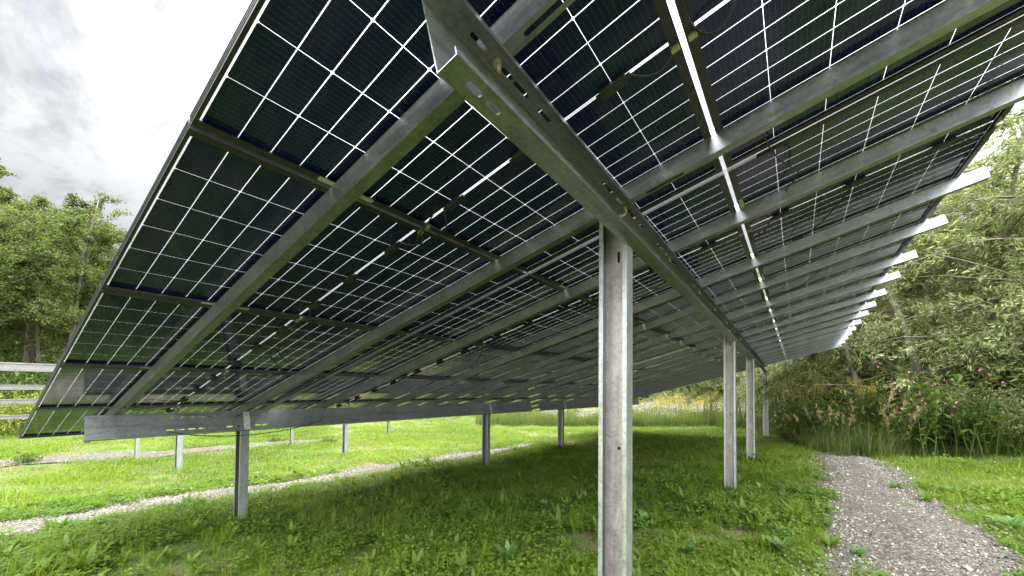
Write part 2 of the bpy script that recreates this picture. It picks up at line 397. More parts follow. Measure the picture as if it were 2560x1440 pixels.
# ------------------------------------------------------------------ solar modules
SP = 1.1585; GAP6 = 0.0065; MH = 1.146; ML = 1.722; MP = 1.747
GN_ = 0.0177
def cell_x(i): return ML/2+(i-9)*.0925+(0 if i == 9 else (.008 if i > 9 else -.008))
def cells_mesh():
    V = []; F = []
    for half in (0, 1):
        for k in range(9):
            i = k if half == 0 else 9+k
            y0 = cell_x(i)+.0013 if i != 9 else ML/2+.0062; y1 = cell_x(i+1)-.0013 if i+1 != 9 else ML/2-.0062
            for j in range(6):
                x0 = .0135+j*.1845+.0008; x1 = .0135+(j+1)*.1845-.0008
                ch = .0042; b = len(V)
                # chamfer the two corners on the even/odd side (half-cut cells)
                if i % 2: pts = [(x0, y0), (x1, y0), (x1, y1-ch), (x1-ch, y1), (x0+ch, y1), (x0, y1-ch)]
                else: pts = [(x0+ch, y0), (x1-ch, y0), (x1, y0+ch), (x1, y1), (x0, y1), (x0, y0+ch)]
                V += [(px, py, GN_) for px, py in pts]; F.append([b+5-q for q in range(6)])
    b = len(V); q6 = [(.02, -.0012), (.4, -.0012), (MH-.02, -.0012), (MH-.02, .0012), (.4, .0012), (.02, .0012)]
    V += [(px, ML/2+py, GN_) for px, py in q6]; F.append([b+5-q for q in range(6)])
    return np_mesh('cells', np.array(V), F)
def quad_mesh(name, x0, x1, y0, y1, z): return np_mesh(name, [(x0, y0, z), (x0, y1, z), (x1, y1, z), (x1, y0, z)], [[0, 1, 2, 3]])
def frame_mesh():
    bm = bmesh.new(); H = .032; FL = .028; t = .0022
    # long rails along y at both slope ends, then short rails butted between
    for (a, b, fa, fb) in ((0, .0045, .0045, FL), (MH-.0045, MH, MH-FL, MH-.0045)):
        box(bm, a, b, 0, ML, 0, H); box(bm, fa, fb, 0, ML, 0, t)
        lo, hi = (fa, fb) if a == 0 else (fa, fb)
        box(bm, (b if a == 0 else MH-.012), (.012 if a == 0 else a), .0045, ML-.0045, GN_+.006, H-.001)
    for (a, b, fa, fb) in ((0, .0045, .0045, .0105), (ML-.0045, ML, ML-FL, ML-.0045)):
        box(bm, .0045, MH-.0045, a, b, .0005, H-.0005); box(bm, FL, MH-FL, fa, fb, 0, t)
    for (a, b, c_, d) in ((.0046, .0142, .0046, ML-.0046), (1.1232, MH-.0046, .0046, ML-.0046), (.0142, 1.1232, .0046, .0168), (.0142, 1.1232, ML-.0168, ML-.0046)):
        box(bm, a, b, c_, d, GN_+.001, GN_+.005)
    # raised ribs on the outer faces of the frame
    for z in (.009, .017, .025):
        box(bm, -.0012, .0001, .002, ML-.002, z, z+.002); box(bm, MH-.0001, MH+.0012, .002, ML-.002, z, z+.002)
        box(bm, .002, MH-.002, -.0012, .0001, z, z+.002); box(bm, .002, MH-.002, ML-.0001, ML+.0012, z, z+.002)
    return bm_mesh('frame', bm)
def jbox_mesh():
    bm = bmesh.new()
    box(bm, -.045, .045, -.021, .021, -.016, 0); box(bm, -.030, .030, -.016, .016, -.021, -.016)
    for sgn in (-1, 1): box(bm, sgn*.052-.008, sgn*.052+.008, -.010, .010, -.012, -.002)
    bmesh.ops.bevel(bm, geom=bm.edges[:], offset=.0025, segments=1, affect='EDGES')
    return bm_mesh('junction_box', bm)
ME_CELL = cells_mesh(); ME_GAP = quad_mesh('gap_glass', .0142, 1.1232, .0168, ML-.0168, GN_+.0015); ME_FRAME = frame_mesh(); ME_JB = jbox_mesh()
def sticker_mesh():
    bm = bmesh.new(); box(bm, .006, .026, .36, .58, -.0008, -.0001); return bm_mesh('rating_label', bm)
ME_LAB = sticker_mesh()
JX = (.0135+.1845, .0135+3*.1845, .0135+5*.1845)       # three junction boxes along the middle seam
def clip_mesh():
    bm = bmesh.new(); box(bm, -.012, .012, -.008, .008, -.014, -.001); box(bm, -.008, .008, -.0095, -.008, -.011, -.004); return bm_mesh('cable_clip', bm)
ME_CLIP = clip_mesh()
def cable_meshes(seed):
    rnd = random.Random(seed); out = []
    for (xa, xb, s_) in ((JX[0]-.06, .03, -1), (JX[2]+.06, MH-.02, 1)):
        d = rnd.uniform(-.05, .05); sagz = rnd.uniform(.025, .07); bm = bmesh.new()
        tube(bm, bez((xa, 0, -.008), (xa+s_*.03, .02+d*.3, -.01-sagz*.5), (xb-s_*.04, .06+d, -.02-sagz), (xb, .006, -.012), 12), .0032, 6); out.append(bm_mesh('cable', bm, True))
    y1 = rnd.uniform(.18, .5)*rnd.choice((-1, 1)); bm = bmesh.new(); tube(bm, bez((.03, .005, -.012), (.0, y1*.3, -.05), (.02, y1*.7, -.06), (.014, y1, -.006), 14), .0032, 6); out.append(bm_mesh('cable', bm, True))
    for q in out: q.materials.append(M_CABLE)
    return out
CABS = [cable_meshes(i) for i in range(4)]
ROWN = ['in the lowest row', 'in the second row up', 'in the third row up', 'in the fourth row up', 'in the fifth row up', 'in the topmost row']
COLN = ['nearest column', 'second column from the near end', 'third column from the near end', 'fourth column from the near end', 'fifth column from the near end', 'third column from the far end', 'second column from the far end', 'farthest column']
protos = None
def build_module():
    r = empty('solar_module', Matrix.Identity(4))
    link('frame', ME_FRAME, M_FRAME, r); link('cells', ME_CELL, M_CELL, r); link('gap_glass', ME_GAP, M_GAP, r)
    link('rating_label', ME_LAB, M_LABEL, r)
    for x in JX: link('junction_box', ME_JB, M_BOX, r, Matrix.Translation((x, ML/2, GN_-.001)))
    for q in range(3): link('cable', CABS[0][q], M_CABLE, r, Matrix.Translation((0, ML/2, .012)))['which'] = q
    for x in (.016, MH-.016): link('cable_clip', ME_CLIP, M_CLIP, r, Matrix.Translation((x, ML/2+.004, 0)))
    return r
proto = build_module(); first = True
for ci in range(8):
    y0 = 0.0 if ci == 0 else 1.762+MP*(ci-1)
    for ri in range(6):
        S0 = ri*SP+(GAP6 if ri == 5 else 0)
        o = proto if first else copy_tree(proto); first = False
        o.matrix_world = frame3(S0, y0, S0+MH, y0+ML)
        for ch in [k for k in bpy.data.objects if k.parent == o]:
            if 'which' in ch: ch.data = CABS[(ri*3+ci*5) % 4][ch['which']]
        tag(o, 'dark glass solar module ' + ROWN[ri] + ', ' + COLN[ci], 'solar module', 'solar modules seen from below')

# ------------------------------------------------------------------ rafters
RY = [.416, 1.405, 2.236, 3.255, 4.078, 5.03, 5.825, 6.72, 7.555, 8.33, 9.26, 10.13, 10.84, 11.67, 12.49, 13.33]
ORD = ['first', 'second', 'third', 'fourth', 'fifth', 'sixth', 'seventh', 'eighth', 'ninth', 'tenth', 'eleventh', 'twelfth', 'thirteenth', 'fourteenth', 'fifteenth', 'sixteenth']
RD, RW, RT = .075, .047, .0025; RL = 7.115
SG, SF = 5.36, 1.23                                      # girder stations on the slope
def rafter_mesh():
    bm = bmesh.new(); g = -.001
    # web towards the near end, bottom and top flange pointing away, lips
    plate(bm, lambda u, v, t: (u, t, v), 0, RL, -RD, g, RT)
    slots = [(5.36+.06+.20, RW*.5, .17, .016), (5.36+.06-.09, RW*.5, .035, .014), (1.23+.06+.22, RW*.5, .15, .016), (1.23+.06-.12, RW*.5, .04, .014), (.16, RW*.5, .10, .015)]
    plate(bm, lambda u, v, t: (u, v, -RD+t), 0, RL, RT, RW, RT, slots)
    plate(bm, lambda u, v, t: (u, v, g-t), 0, RL, RT, RW, RT)
    plate(bm, lambda u, v, t: (u, RW-t, v), 0, RL, -RD+RT, -RD+.016, RT); plate(bm, lambda u, v, t: (u, RW-t, v), 0, RL, -.016, g-RT, RT)
    return bm_mesh('rafter', bm)
ME_RAF = rafter_mesh()
def clamp_mesh():
    bm = bmesh.new(); box(bm, -.0085, .0085, 0, .04, .001, .030); box(bm, -.009, .009, .002, .038, .0305, .036); return bm_mesh('module_clamp', bm)
ME_CLAMP = clamp_mesh()
def bolt_mesh():
    bm = bmesh.new()
    def cyl(r, z0, z1, k):
        a = [bm.verts.new((r*math.cos(2*math.pi*i/k), r*math.sin(2*math.pi*i/k), z0)) for i in range(k)]; b = [bm.verts.new((v.co.x, v.co.y, z1)) for v in a]
        for i in range(k): bm.faces.new((a[i], a[(i+1) % k], b[(i+1) % k], b[i]))
        bm.faces.new(a); bm.faces.new(b)
    cyl(.0125, -.003, 0, 20); cyl(.0098, -.0125, -.0031, 6); cyl(.0052, -.028, -.0126, 12)
    for z in (-.016, -.019, -.022, -.025): cyl(.0057, z-.001, z, 12)
    return bm_mesh('bolt', bm)
ME_BOLT = bolt_mesh(); ME_BOLT.materials.append(M_BOLT)
for i, y in enumerate(RY):
    r = empty('rafter', frame3(-.06, y, 7.0, y+.4))
    link('channel', ME_RAF, M_GALV, r)
    for Sx in (4*SP+MH+.0095, 6*SP+GAP6-.004): link('module_clamp', ME_CLAMP, M_ALU, r, Matrix.Translation((Sx+.06, .004, 0)))
    lab = 'galvanised steel rafter running up the slope under the modules, ' + ('nearest to the left end' if i == 0 else 'farthest from the near end' if i == 15 else ORD[i]+' from the near end')
    tag(r, lab, 'rafter', 'rafters running up the slope')

# ------------------------------------------------------------------ girders (long beams along the row)
GH = .20
def girder(Sa, Sb, y0, y1, up, label):
    A = P(Sa, y0, -RD-.001); B = P(Sb, y1, -RD-.001)
    ey = (B-A).normalized(); ez = (P(Sa, y0, 1)-P(Sa, y0, 0)).normalized(); ex = ey.cross(ez).normalized(); ez = ex.cross(ey)
    L = (B-A).length
    mtx = Matrix(((ex.x, ey.x, ez.x, A.x), (ex.y, ey.y, ez.y, A.y), (ex.z, ey.z, ez.z, A.z), (0, 0, 0, 1)))
    r = empty('long_beam', mtx); t = .003
    cross = [yy-y0+.0235 for yy in RY if y0+.02 < yy < y1-.05]
    FW = .068; FB = .056
    sg = 1 if up else -1
    top = []; web = []
    for k, cy in enumerate(cross):
        for d, l in ((-.215, .12), (-.075, .062), (.045, .05), (.115, .075), (.245, .075)): top.append((cy+d, FW*.42, l, .0125))
    posts_ = [p-y0+.04 for p in ((1.37, 5.42, 8.42, 13.36) if up else (1.36, 5.38, 8.28, 12.8)) if y0 < p < y1]
    for py in posts_:
        for d in (-.62, -.54, -.46, -.38, -.30, -.155, -.08, .10, .165):
            for zz in (.045, .155): web.append((py+d, -zz, .055, .014))
    bot = [(.085, FB*.5, .05, .015), (.155, FB*.5, .05, .015), (L-.12, FB*.5, .05, .015), (L-.19, FB*.5, .05, .015)]
    bm = bmesh.new()
    plate(bm, lambda u, v, w_: (-sg*w_, u, v), 0, L, -GH, 0, t, web); link('web', bm_mesh('web', bm), M_GIRD, r)
    bm = bmesh.new(); plate(bm, lambda u, v, w_: (sg*v, u, -w_), 0, L, 0.0002, FW, t, top); plate(bm, lambda u, v, w_: (sg*(FW-w_), u, v), 0, L, -.020, -t-.0002, t)
    link('top_flange', bm_mesh('top_flange', bm), M_GIRD, r)
    bm = bmesh.new(); plate(bm, lambda u, v, w_: (sg*v, u, -GH+w_), 0, L, 0.0002, FB, t, bot); plate(bm, lambda u, v, w_: (sg*(FB-w_), u, v), 0, L, -GH+t+.0002, -GH+.020, t)
    link('bottom_flange', bm_mesh('bottom_flange', bm), M_GIRD, r)
    for cy in cross: link('bolt', ME_BOLT, M_BOLT, r, Matrix.Translation((sg*FW*.42, cy+.0, -t)))
    for py in posts_:
        for zz in (.045, .155):
            link('bolt', ME_BOLT, M_BOLT, r, Matrix.Translation((t*(1 if not up else 1)*(.0 if up else 1), py, -zz)) @ Matrix.Rotation(-math.pi/2, 4, 'Y'))
        if not up:
            bm = bmesh.new(); box(bm, .0005, .0035, py-.028, py+.028, -GH+.004, -.012); link('connection_plate', bm_mesh('connection_plate', bm), M_ALU, r)
    return tag(r, label, 'beam', 'long beams along the row')
girder(5.36, 5.28, .205, 6.93, True, 'long upper galvanised beam with slots, its cut end overhead, on the tall near posts')
girder(5.278, 5.20, 7.00, 13.9, True, 'distant half of the upper galvanised beam, carried by the last tall posts')
girder(1.23, 1.23, .25, 6.80, False, 'long lower galvanised beam over the short posts, its cut end at far left')
girder(1.23, 1.23, 7.12, 13.9, False, 'farther piece of the lower galvanised beam, beyond the break in it')

# ------------------------------------------------------------------ posts
def post_mesh(Hh, wx=.132, dy=.08, rise=0.0):
    bm = bmesh.new(); t = .0032; lip = .020
    prof = [(0, 0), (lip, 0), (lip, t), (t, t), (t, dy-t), (wx-t, dy-t), (wx-t, t), (wx-lip, t), (wx-lip, 0), (wx, 0), (wx, dy), (0, dy)]
    a = [bm.verts.new((x, y, 0)) for x, y in prof]; b = [bm.verts.new((x, y, Hh+(min(rise, (wx-x)/.28) if rise else 0))) for x, y in prof]; n = len(prof)
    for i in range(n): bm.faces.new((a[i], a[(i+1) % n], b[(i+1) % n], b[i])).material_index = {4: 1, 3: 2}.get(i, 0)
    # end caps in three rectangles
    for ring in (a, b):
        bm.faces.new((ring[0], ring[1], ring[2], ring[3], ring[4], ring[11])); bm.faces.new((ring[4], ring[5], ring[10], ring[11])); bm.faces.new((ring[5], ring[6], ring[7], ring[8], ring[9], ring[10]))
    me = bm_mesh('post', bm)
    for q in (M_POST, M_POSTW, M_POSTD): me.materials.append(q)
    return me
def hole_mesh():
    bm = bmesh.new(); 
    bmesh.ops.create_circle(bm, cap_ends=True, segments=14, radius=.008); return bm_mesh('bolt_hole', bm)
def oval_mesh():
    bm = bmesh.new(); vs = [bm.verts.new((a, 0, b)) for b, a in slot_loop(0, 0, .055, .013)]; bm.faces.new(vs); return bm_mesh('slot', bm)
M_DARK = plain('dark_hole', (.006, .006, .006), .9)
ME_OVAL = oval_mesh(); ME_OVAL.materials.append(M_DARK); ME_HOLE = hole_mesh(); ME_HOLE.materials.append(M_DARK)
def post(x, y, ztop, label, group, plain_post=False):
    zb = float(gz(x, y))-.35
    r = empty('steel_post', Vector((x, y, zb)))
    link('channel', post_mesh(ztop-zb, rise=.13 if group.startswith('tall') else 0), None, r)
    g = float(gz(x, y))
    if not plain_post:
        link('bolt_hole', ME_HOLE, M_DARK, r, Matrix.Translation((.070, .0765, g-zb+1.02)) @ Matrix.Rotation(math.pi/2, 4, 'X'))
    if group.startswith('tall'):
        link('slot', ME_OVAL, M_DARK, r, Matrix.Translation((.066, .0766, ztop-zb-.045)))
    tag(r, label, 'post', group); return r
def ztop_u(y): return P(5.36-.012*(y-.2), y, -RD-GH).z + .012
for (y, lab) in ((1.37, 'tall galvanised channel post in the foreground, largest of all the posts'), (5.42, 'tall galvanised post with pinkish inner face, second nearest of the tall ones'),
                 (8.42, 'tall galvanised post between its nearer and farther neighbours by the path'), (13.36, 'farthest and smallest tall post, at the end of the upper beam by the bushes')):
    post(5.097-.006*(y-1.37)*.6, y, ztop_u(y), lab, 'tall posts under the upper beam')
for (y, lab) in ((1.36, 'short galvanised post at left under the lower beam, with a bolted plate'), (5.38, 'short galvanised post standing where the gravel path passes behind it'),
                 (8.28, 'short galvanised post just past the break in the lower beam'), (12.8, 'farthest short post under the lower beam, behind the foreground post')):
    post(1.072, y, P(1.23, y, -RD).z-.02, lab, 'short posts under the lower beam')
for k, (x, y, lab) in enumerate([(-3.32, 2.0, 'galvanised post in the grass beyond the path, nearer of the two at left'), (-3.05, 5.1, 'galvanised post in the grass at centre left beside a dark weed tuft')]):
    post(x, y, .30, lab, 'free posts in the grass beyond the path', True)

# rail rack at far left: four galvanised rails on posts
rk = empty('rail_rack', Vector((-5.2, 0, float(gz(-5.2, 1)))))
z0 = float(gz(-5.2, 1))
def rail_mesh(h):
    bm = bmesh.new(); d = .06
    prof = [(0, 0), (d, 0), (d, h*.30), (d-.012, h*.36), (d-.012, h*.78), (d, h*.84), (d, h), (0, h)]
    prism(bm, prof, -12, 9.5); return bm_mesh('rail', bm)
for (za, zb) in ((.716, .861), (.392, .478), (.152, .230), (-.115, -.046)): link('rail', rail_mesh(zb-za), M_RAIL, rk, Matrix.Translation((.0, 0, za-z0)))
for yy in (-7.6, -4.5, -1.35, 1.85, 4.95, 8.1):
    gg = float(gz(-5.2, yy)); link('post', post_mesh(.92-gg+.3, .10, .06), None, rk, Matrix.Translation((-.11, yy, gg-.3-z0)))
tag(rk, 'low rack of four pale horizontal metal rails on posts before the left trees', 'rail rack')

# loose cables and cable ties slung under the modules
def slung(name, pts, r, label, tie=None):
    bm = bmesh.new(); tube(bm, pts, r, 7); o = link(name, bm_mesh(name, bm, True), M_CABLE); tag(o, label, 'cable'); return o
slung('hanging_cable', bez(P(5.95, 1.55, -.01), P(6.0, 2.0, -.09), P(6.15, 1.9, -.05), P(6.02, 2.24, -.015)), .0032, 'thin black cable slung diagonally below the topmost modules beside the bright gap')
slung('hanging_cable', bez(P(1.3, .75, -.26), P(1.3, 1.0, -.36), P(1.3, 1.6, -.40), P(1.3, 2.15, -.24)), .0045, 'black cable sagging below the lower beam around the left short post')
slung('hanging_cable', bez(P(4.78, .80, 0), P(4.7, .86, -.02), P(4.56, .80, -.06), P(4.55, .92, -.02)), .0035, 'black cable loop hanging across the module joint beside the nearest rafter')
for k, (Sa, ya, Sb, yb, dz, wh) in enumerate(((2.9, .9, 2.35, 1.35, .06, 'across the third row beside the second rafter'), (1.75, .86, 1.2, .55, .07, 'above the lower beam beside the first rafter'), (5.35, 2.7, 4.7, 3.15, .07, 'behind the upper beam beyond the foreground post'),
        (6.35, 2.62, 6.05, 3.2, .06, 'from a box to the bright gap'), (3.5, 2.6, 2.9, 3.1, .07, 'between the third and fourth rafters'), (2.3, 2.6, 1.7, 2.3, .06, 'low on the slope beside the third rafter'), (6.3, 4.35, 5.95, 4.9, .06, 'at the fifth rafter end'))):
    slung('hanging_cable', bez(P(Sa, ya, -.005), P(Sa-.1, ya+(yb-ya)*.25, -dz), P(Sb+.1, ya+(yb-ya)*.7, -dz*1.15), P(Sb, yb, -.006)), .0036, 'thin black cable drooping under the modules ' + wh)
slung('cable_duct', [P(5.92+.15*k, 1.735, -.006) for k in range(8)], .010, 'dark straight cable duct along a module seam at upper right')

# ------------------------------------------------------------------ instancing on numpy points (for uncountable stuff only)
def gn_tree():
    ng = bpy.data.node_groups.new('scatter', 'GeometryNodeTree')
    ng.interface.new_socket('Geometry', in_out='INPUT', socket_type='NodeSocketGeometry'); ng.interface.new_socket('Geometry', in_out='OUTPUT', socket_type='NodeSocketGeometry')
    return ng
def scatter(name, pts, rot, scale, idx, tint, objs, label, cat):
    me = bpy.data.meshes.new(name); me.vertices.add(len(pts)); me.vertices.foreach_set('co', np.asarray(pts, np.float32).ravel())
    for nm, typ, arr, key in (('rot', 'FLOAT_VECTOR', rot, 'vector'), ('scl', 'FLOAT', scale, 'value'), ('pick', 'INT', idx, 'value'), ('tint', 'FLOAT', tint, 'value')):
        a = me.attributes.new(nm, typ, 'POINT'); a.data.foreach_set(key, np.asarray(arr, np.int32 if typ == 'INT' else np.float32).ravel())
    me.update()
    o = bpy.data.objects.new(name, me); C.objects.link(o)
    coll = bpy.data.collections.new(name+'_pieces')
    for q in objs: coll.objects.link(q)
    ng = gn_tree(); nd = ng.nodes; gi = nd.new('NodeGroupInput'); go = nd.new('NodeGroupOutput')
    ci = nd.new('GeometryNodeCollectionInfo'); ci.inputs['Collection'].default_value = coll
    ci.inputs['Separate Children'].default_value = True; ci.inputs['Reset Children'].default_value = True
    ip = nd.new('GeometryNodeInstanceOnPoints'); ip.inputs['Pick Instance'].default_value = True
    def na(nm, dt):
        a = nd.new('GeometryNodeInputNamedAttribute'); a.data_type = dt; a.inputs['Name'].default_value = nm; return a.outputs['Attribute']
    er = nd.new('FunctionNodeEulerToRotation')
    L = ng.links.new
    L(gi.outputs[0], ip.inputs['Points']); L(ci.outputs[0], ip.inputs['Instance']); L(na('pick', 'INT'), ip.inputs['Instance Index'])
    L(na('rot', 'FLOAT_VECTOR'), er.inputs[0]); L(er.outputs[0], ip.inputs['Rotation']); L(na('scl', 'FLOAT'), ip.inputs['Scale']); L(ip.outputs[0], go.inputs[0])
    md = o.modifiers.new('scatter', 'NODES'); md.node_group = ng
    o['kind'] = 'stuff'; o['label'] = label; o['category'] = cat
    return o
def piece(name, me, m):
    if not me.materials: me.materials.append(m)
    return bpy.data.objects.new(name, me)

# ------------------------------------------------------------------ plant building blocks
def blade_set(rng, n, R_, h0, h1, wid, bend=.5, seg=3, spread=1.0):
    """n curved blades; returns V, F(quads)"""
    V = []; F = []
    ang = rng.uniform(0, 2*np.pi, n); rad = R_*np.sqrt(rng.uniform(0, 1, n)); hh = rng.uniform(h0, h1, n)
    face = rng.uniform(0, 2*np.pi, n); lean = rng.uniform(.05, 1, n)**1.3*bend; wv = wid*rng.uniform(.6, 1.3, n)
    for i in range(n):
        bx, by = rad[i]*math.cos(ang[i]), rad[i]*math.sin(ang[i]); d = np.array([math.cos(face[i]), math.sin(face[i])]); pv = np.array([-d[1], d[0]])
        b = len(V)
        for k in range(seg+1):
            t = k/seg; off = d*hh[i]*lean[i]*t**1.8*spread; z = hh[i]*(t-.35*lean[i]*t*t*1.2); ww = wv[i]*(1-t**1.6)*.5+.0002
            V.append((bx+off[0]-pv[0]*ww, by+off[1]-pv[1]*ww, z)); V.append((bx+off[0]+pv[0]*ww, by+off[1]+pv[1]*ww, z))
        for k in range(seg): F.append((b+2*k, b+2*k+1, b+2*k+3, b+2*k+2))
    return np.array(V), np.array(F)
def leaves(pos, dirs, length, width, rng, fold=.25, droop=0.0):
    """rhombic leaf per position: 4 verts, 1 quad"""
    n = len(pos); d = dirs/np.linalg.norm(dirs, axis=1, keepdims=True)
    rv = rng.normal(size=(n, 3)); a = np.cross(d, rv); a /= np.linalg.norm(a, axis=1, keepdims=True); nn = np.cross(d, a)
    L = np.asarray(length).reshape(-1, 1)*np.ones((n, 1)); W = np.asarray(width).reshape(-1, 1)*np.ones((n, 1))
    mid = pos+d*L*.45-nn*L*.06
    V = np.stack([pos, mid+a*W*.5+nn*W*fold, pos+d*L, mid-a*W*.5+nn*W*fold], 1).reshape(-1, 3)
    if droop: pass
    F = np.arange(n*4).reshape(n, 4)
    return V, F
def merge(parts):
    V = []; F = []; b = 0
    for v, f in parts: V.append(v); F.append(f+b); b += len(v)
    return np.concatenate(V), np.concatenate(F)

def disc_leaf(n=7, L=.1, W=.07, cup=.1):
    """broad leaf outline as fan of quads, along +x"""
    V = []; F = []
    m_ = 6
    for k in range(m_+1):
        t = k/m_; ww = W*.5*(math.sin(math.pi*min(1, t**.75))**.8)*(1 if t < 1 else 0)+.0005
        z = L*.35*math.sin(t*2.2)*.5; V += [(L*t, -ww, z+cup*ww*.6), (L*t, 0, z), (L*t, ww, z+cup*ww*.6)]
    for k in range(m_):
        for q in (0, 1): F.append((3*k+q, 3*k+q+1, 3*k+q+4, 3*k+q+3))
    return np.array(V), np.array(F)
def rot_z(V, a): c_, s_ = math.cos(a), math.sin(a); return V@np.array([[c_, s_, 0], [-s_, c_, 0], [0, 0, 1]])
def rot_y(V, a): c_, s_ = math.cos(a), math.sin(a); return V@np.array([[c_, 0, -s_], [0, 1, 0], [s_, 0, c_]])

# ------------------------------------------------------------------ grass
rng = np.random.default_rng(3)
near_cl = []
for i in range(5):
    V, F = blade_set(rng, 46, .075, .04, .12, .0030, 1.3, 4)
    near_cl.append(piece('grass_tuft', np_mesh('grass_tuft', V, F), M_GRASS))
for i in range(2):
    V, F = blade_set(rng, 34, .055, .11, .24, .0034, 1.5, 5)
    near_cl.append(piece('grass_tuft', np_mesh('grass_tuft', V, F), M_GRASS))
V, F = blade_set(rng, 22, .07, .03, .10, .0038, 1.6); near_cl.append(piece('straw_tuft', np_mesh('straw_tuft', V, F), M_STRAW))
# clover / small herb patches
for i in range(3):
    parts = []
    for k in range(20):
        px, py = rng.normal(0, .05, 2); h = rng.uniform(.03, .09); a0 = rng.uniform(0, 6.28)
        for q in range(3):
            v, f = disc_leaf(L=rng.uniform(.016, .028), W=rng.uniform(.014, .024)); v = rot_z(rot_y(v, rng.uniform(-.5, .2)), a0+q*2.09); parts.append((v+np.array([px, py, h]), f))
    V, F = merge(parts); near_cl.append(piece('clover_patch', np_mesh('clover_patch', V, F), M_CLOVER))
# dandelion-like rosettes (index 10..11)
for i in range(2):
    parts = []
    for k in range(9):
        v, f = disc_leaf(L=rng.uniform(.09, .17), W=rng.uniform(.022, .04)); parts.append((rot_z(rot_y(v, -rng.uniform(.15, .9)), k*.7+rng.uniform(-.3, .3))+np.array([0, 0, .02]), f))
    V, F = merge(parts); near_cl.append(piece('leaf_rosette', np_mesh('leaf_rosette', V, F), M_CLOVER))
far_cl = []
for i in range(4):
    V, F = blade_set(rng, 70, .26, .04, .12, .009, 1.0, 2)
    far_cl.append(piece('grass_tuft', np_mesh('grass_tuft', V, F), M_GRASS))
V, F = blade_set(rng, 36, .22, .10, .26, .010, 1.0, 3); far_cl.append(piece('grass_tuft', np_mesh('grass_tuft', V, F), M_GRASS))
for i in range(2):
    parts = []
    for k in range(70):
        v, f = disc_leaf(L=rng.uniform(.022, .048), W=rng.uniform(.014, .028)); rr_ = .26*math.sqrt(rng.uniform()); aa = rng.uniform(0, 6.28); parts.append((rot_z(rot_y(v, rng.uniform(-.7, .3)), rng.uniform(0, 6.28))+np.array([rr_*math.cos(aa), rr_*math.sin(aa), rng.uniform(.02, .09)]), f))
    V, F = merge(parts); far_cl.append(piece('herb_patch', np_mesh('herb_patch', V, F), M_CLOVER))
V, F = blade_set(rng, 45, .26, .03, .11, .008, 1.5, 2); far_cl.append(piece('straw_tuft', np_mesh('straw_tuft', V, F), M_STRAW))
def vnoise(x, y, f, s):
    return .5+.25*(np.sin(x*f+s)*np.cos(y*f*1.13-s*1.7)+np.sin(x*f*.53+y*f*.81+s*2.3))+.12*np.sin(x*f*2.7-y*f*2.1+s)
def sample(n, x0, x1, y0, y1): return rng.uniform(x0, x1, n), rng.uniform(y0, y1, n)
def in_view(x, y, margin=9):
    az = np.degrees(np.arctan2(x-CAM.x, y-CAM.y)); return (az > -88-margin) & (az < 17+margin)
def bare_mask(x, y): return vnoise(x, y, 1.7, .9)
def put(x, y): return np.stack([x, y, gz(x, y)], 1)
def lawn(name, x, y, objs, probs, s0, s1, label):
    n = len(x); idx = rng.choice(len(objs), n, p=np.array(probs)/sum(probs))
    tint = np.clip(vnoise(x, y, .9, 2.0)*.75+rng.uniform(-.2, .25, n), 0, 1)
    rot = np.stack([rng.normal(0, .12, n), rng.normal(0, .12, n), rng.uniform(0, 6.28, n)], 1)
    return scatter(name, put(x, y)-np.array([0, 0, .008]), rot, rng.uniform(s0, s1, n)*(.75+.5*vnoise(x, y, 2.3, 5)), idx, tint, objs, label, 'grass')
# near zone
PXY = [(5.16, 1.42), (5.15, 5.46), (5.14, 8.46), (5.11, 13.4), (1.14, 1.4), (1.14, 5.42), (1.14, 8.32)]
x, y = sample(60000, -2.5, 11, -1.5, 8.5); d = np.hypot(x-CAM.x, y-CAM.y)
rag = .02-.16*vnoise(x, y, 5.5, 1.3)**1.5+rng.normal(0, .035, len(x)); k = in_view(x, y) & (d > 1.0) & (d < 8.0) & ~on_path(x, y, rag)
worn = np.exp(-((x-1.55)**2/.5+(y-.75)**2/.10))+np.exp(-((x-7.35)**2/.05+(y-4.6)**2/.5))
keep = rng.uniform(0, 1, len(x)) < (1-.85*np.clip(worn, 0, 1))* np.clip(1.15-d/11, .25, 1)*np.where(bare_mask(x, y) < .28, .30, 1)*np.where(vnoise(x, y, 4.1, 2.2) < .25, .35, 1); k &= keep
ex_ = np.concatenate([p[0]+rng.normal(0, .11, 26) for p in PXY]); ey_ = np.concatenate([p[1]+rng.normal(0, .10, 26) for p in PXY]); x = np.concatenate([x[k], ex_]); y = np.concatenate([y[k], ey_])
lawn('grass', x, y, near_cl, [1, 1, 1, 1, 1, .75, .75, .42, .55, .55, .55, .13, .13], .65, 1.25, 'short green grass, clover and weeds of the mown meadow')
# weeds on the path edges
x, y = sample(16000, -16, 16, -7, 26); d = np.hypot(x-CAM.x, y-CAM.y)
k = in_view(x, y) & (d >= 7.2) & ~on_path(x, y, .2)
x2, y2 = sample(52000, -16, 13, -6, 20); d2 = np.hypot(x2-CAM.x, y2-CAM.y); k2 = in_view(x2, y2) & (d2 > 5.5) & (d2 < 17) & ~on_path(x2, y2, .14-.16*vnoise(x2, y2, 4.5, 1.3)) & (rng.uniform(0, 1, len(x2)) < .55)
X_ = np.concatenate([x[k], x2[k2]]); Y_ = np.concatenate([y[k], y2[k2]])
kk = rng.uniform(0, 1, len(X_)) > .72*(vnoise(X_, Y_, 1.1, 3.3) < .30); X_ = X_[kk]; Y_ = Y_[kk]
lawn('grass', X_, Y_, far_cl, [1, 1, 1, 1, .35, .8, .8, 1.1], .6, 1.1, 'short green grass of the meadow farther off')

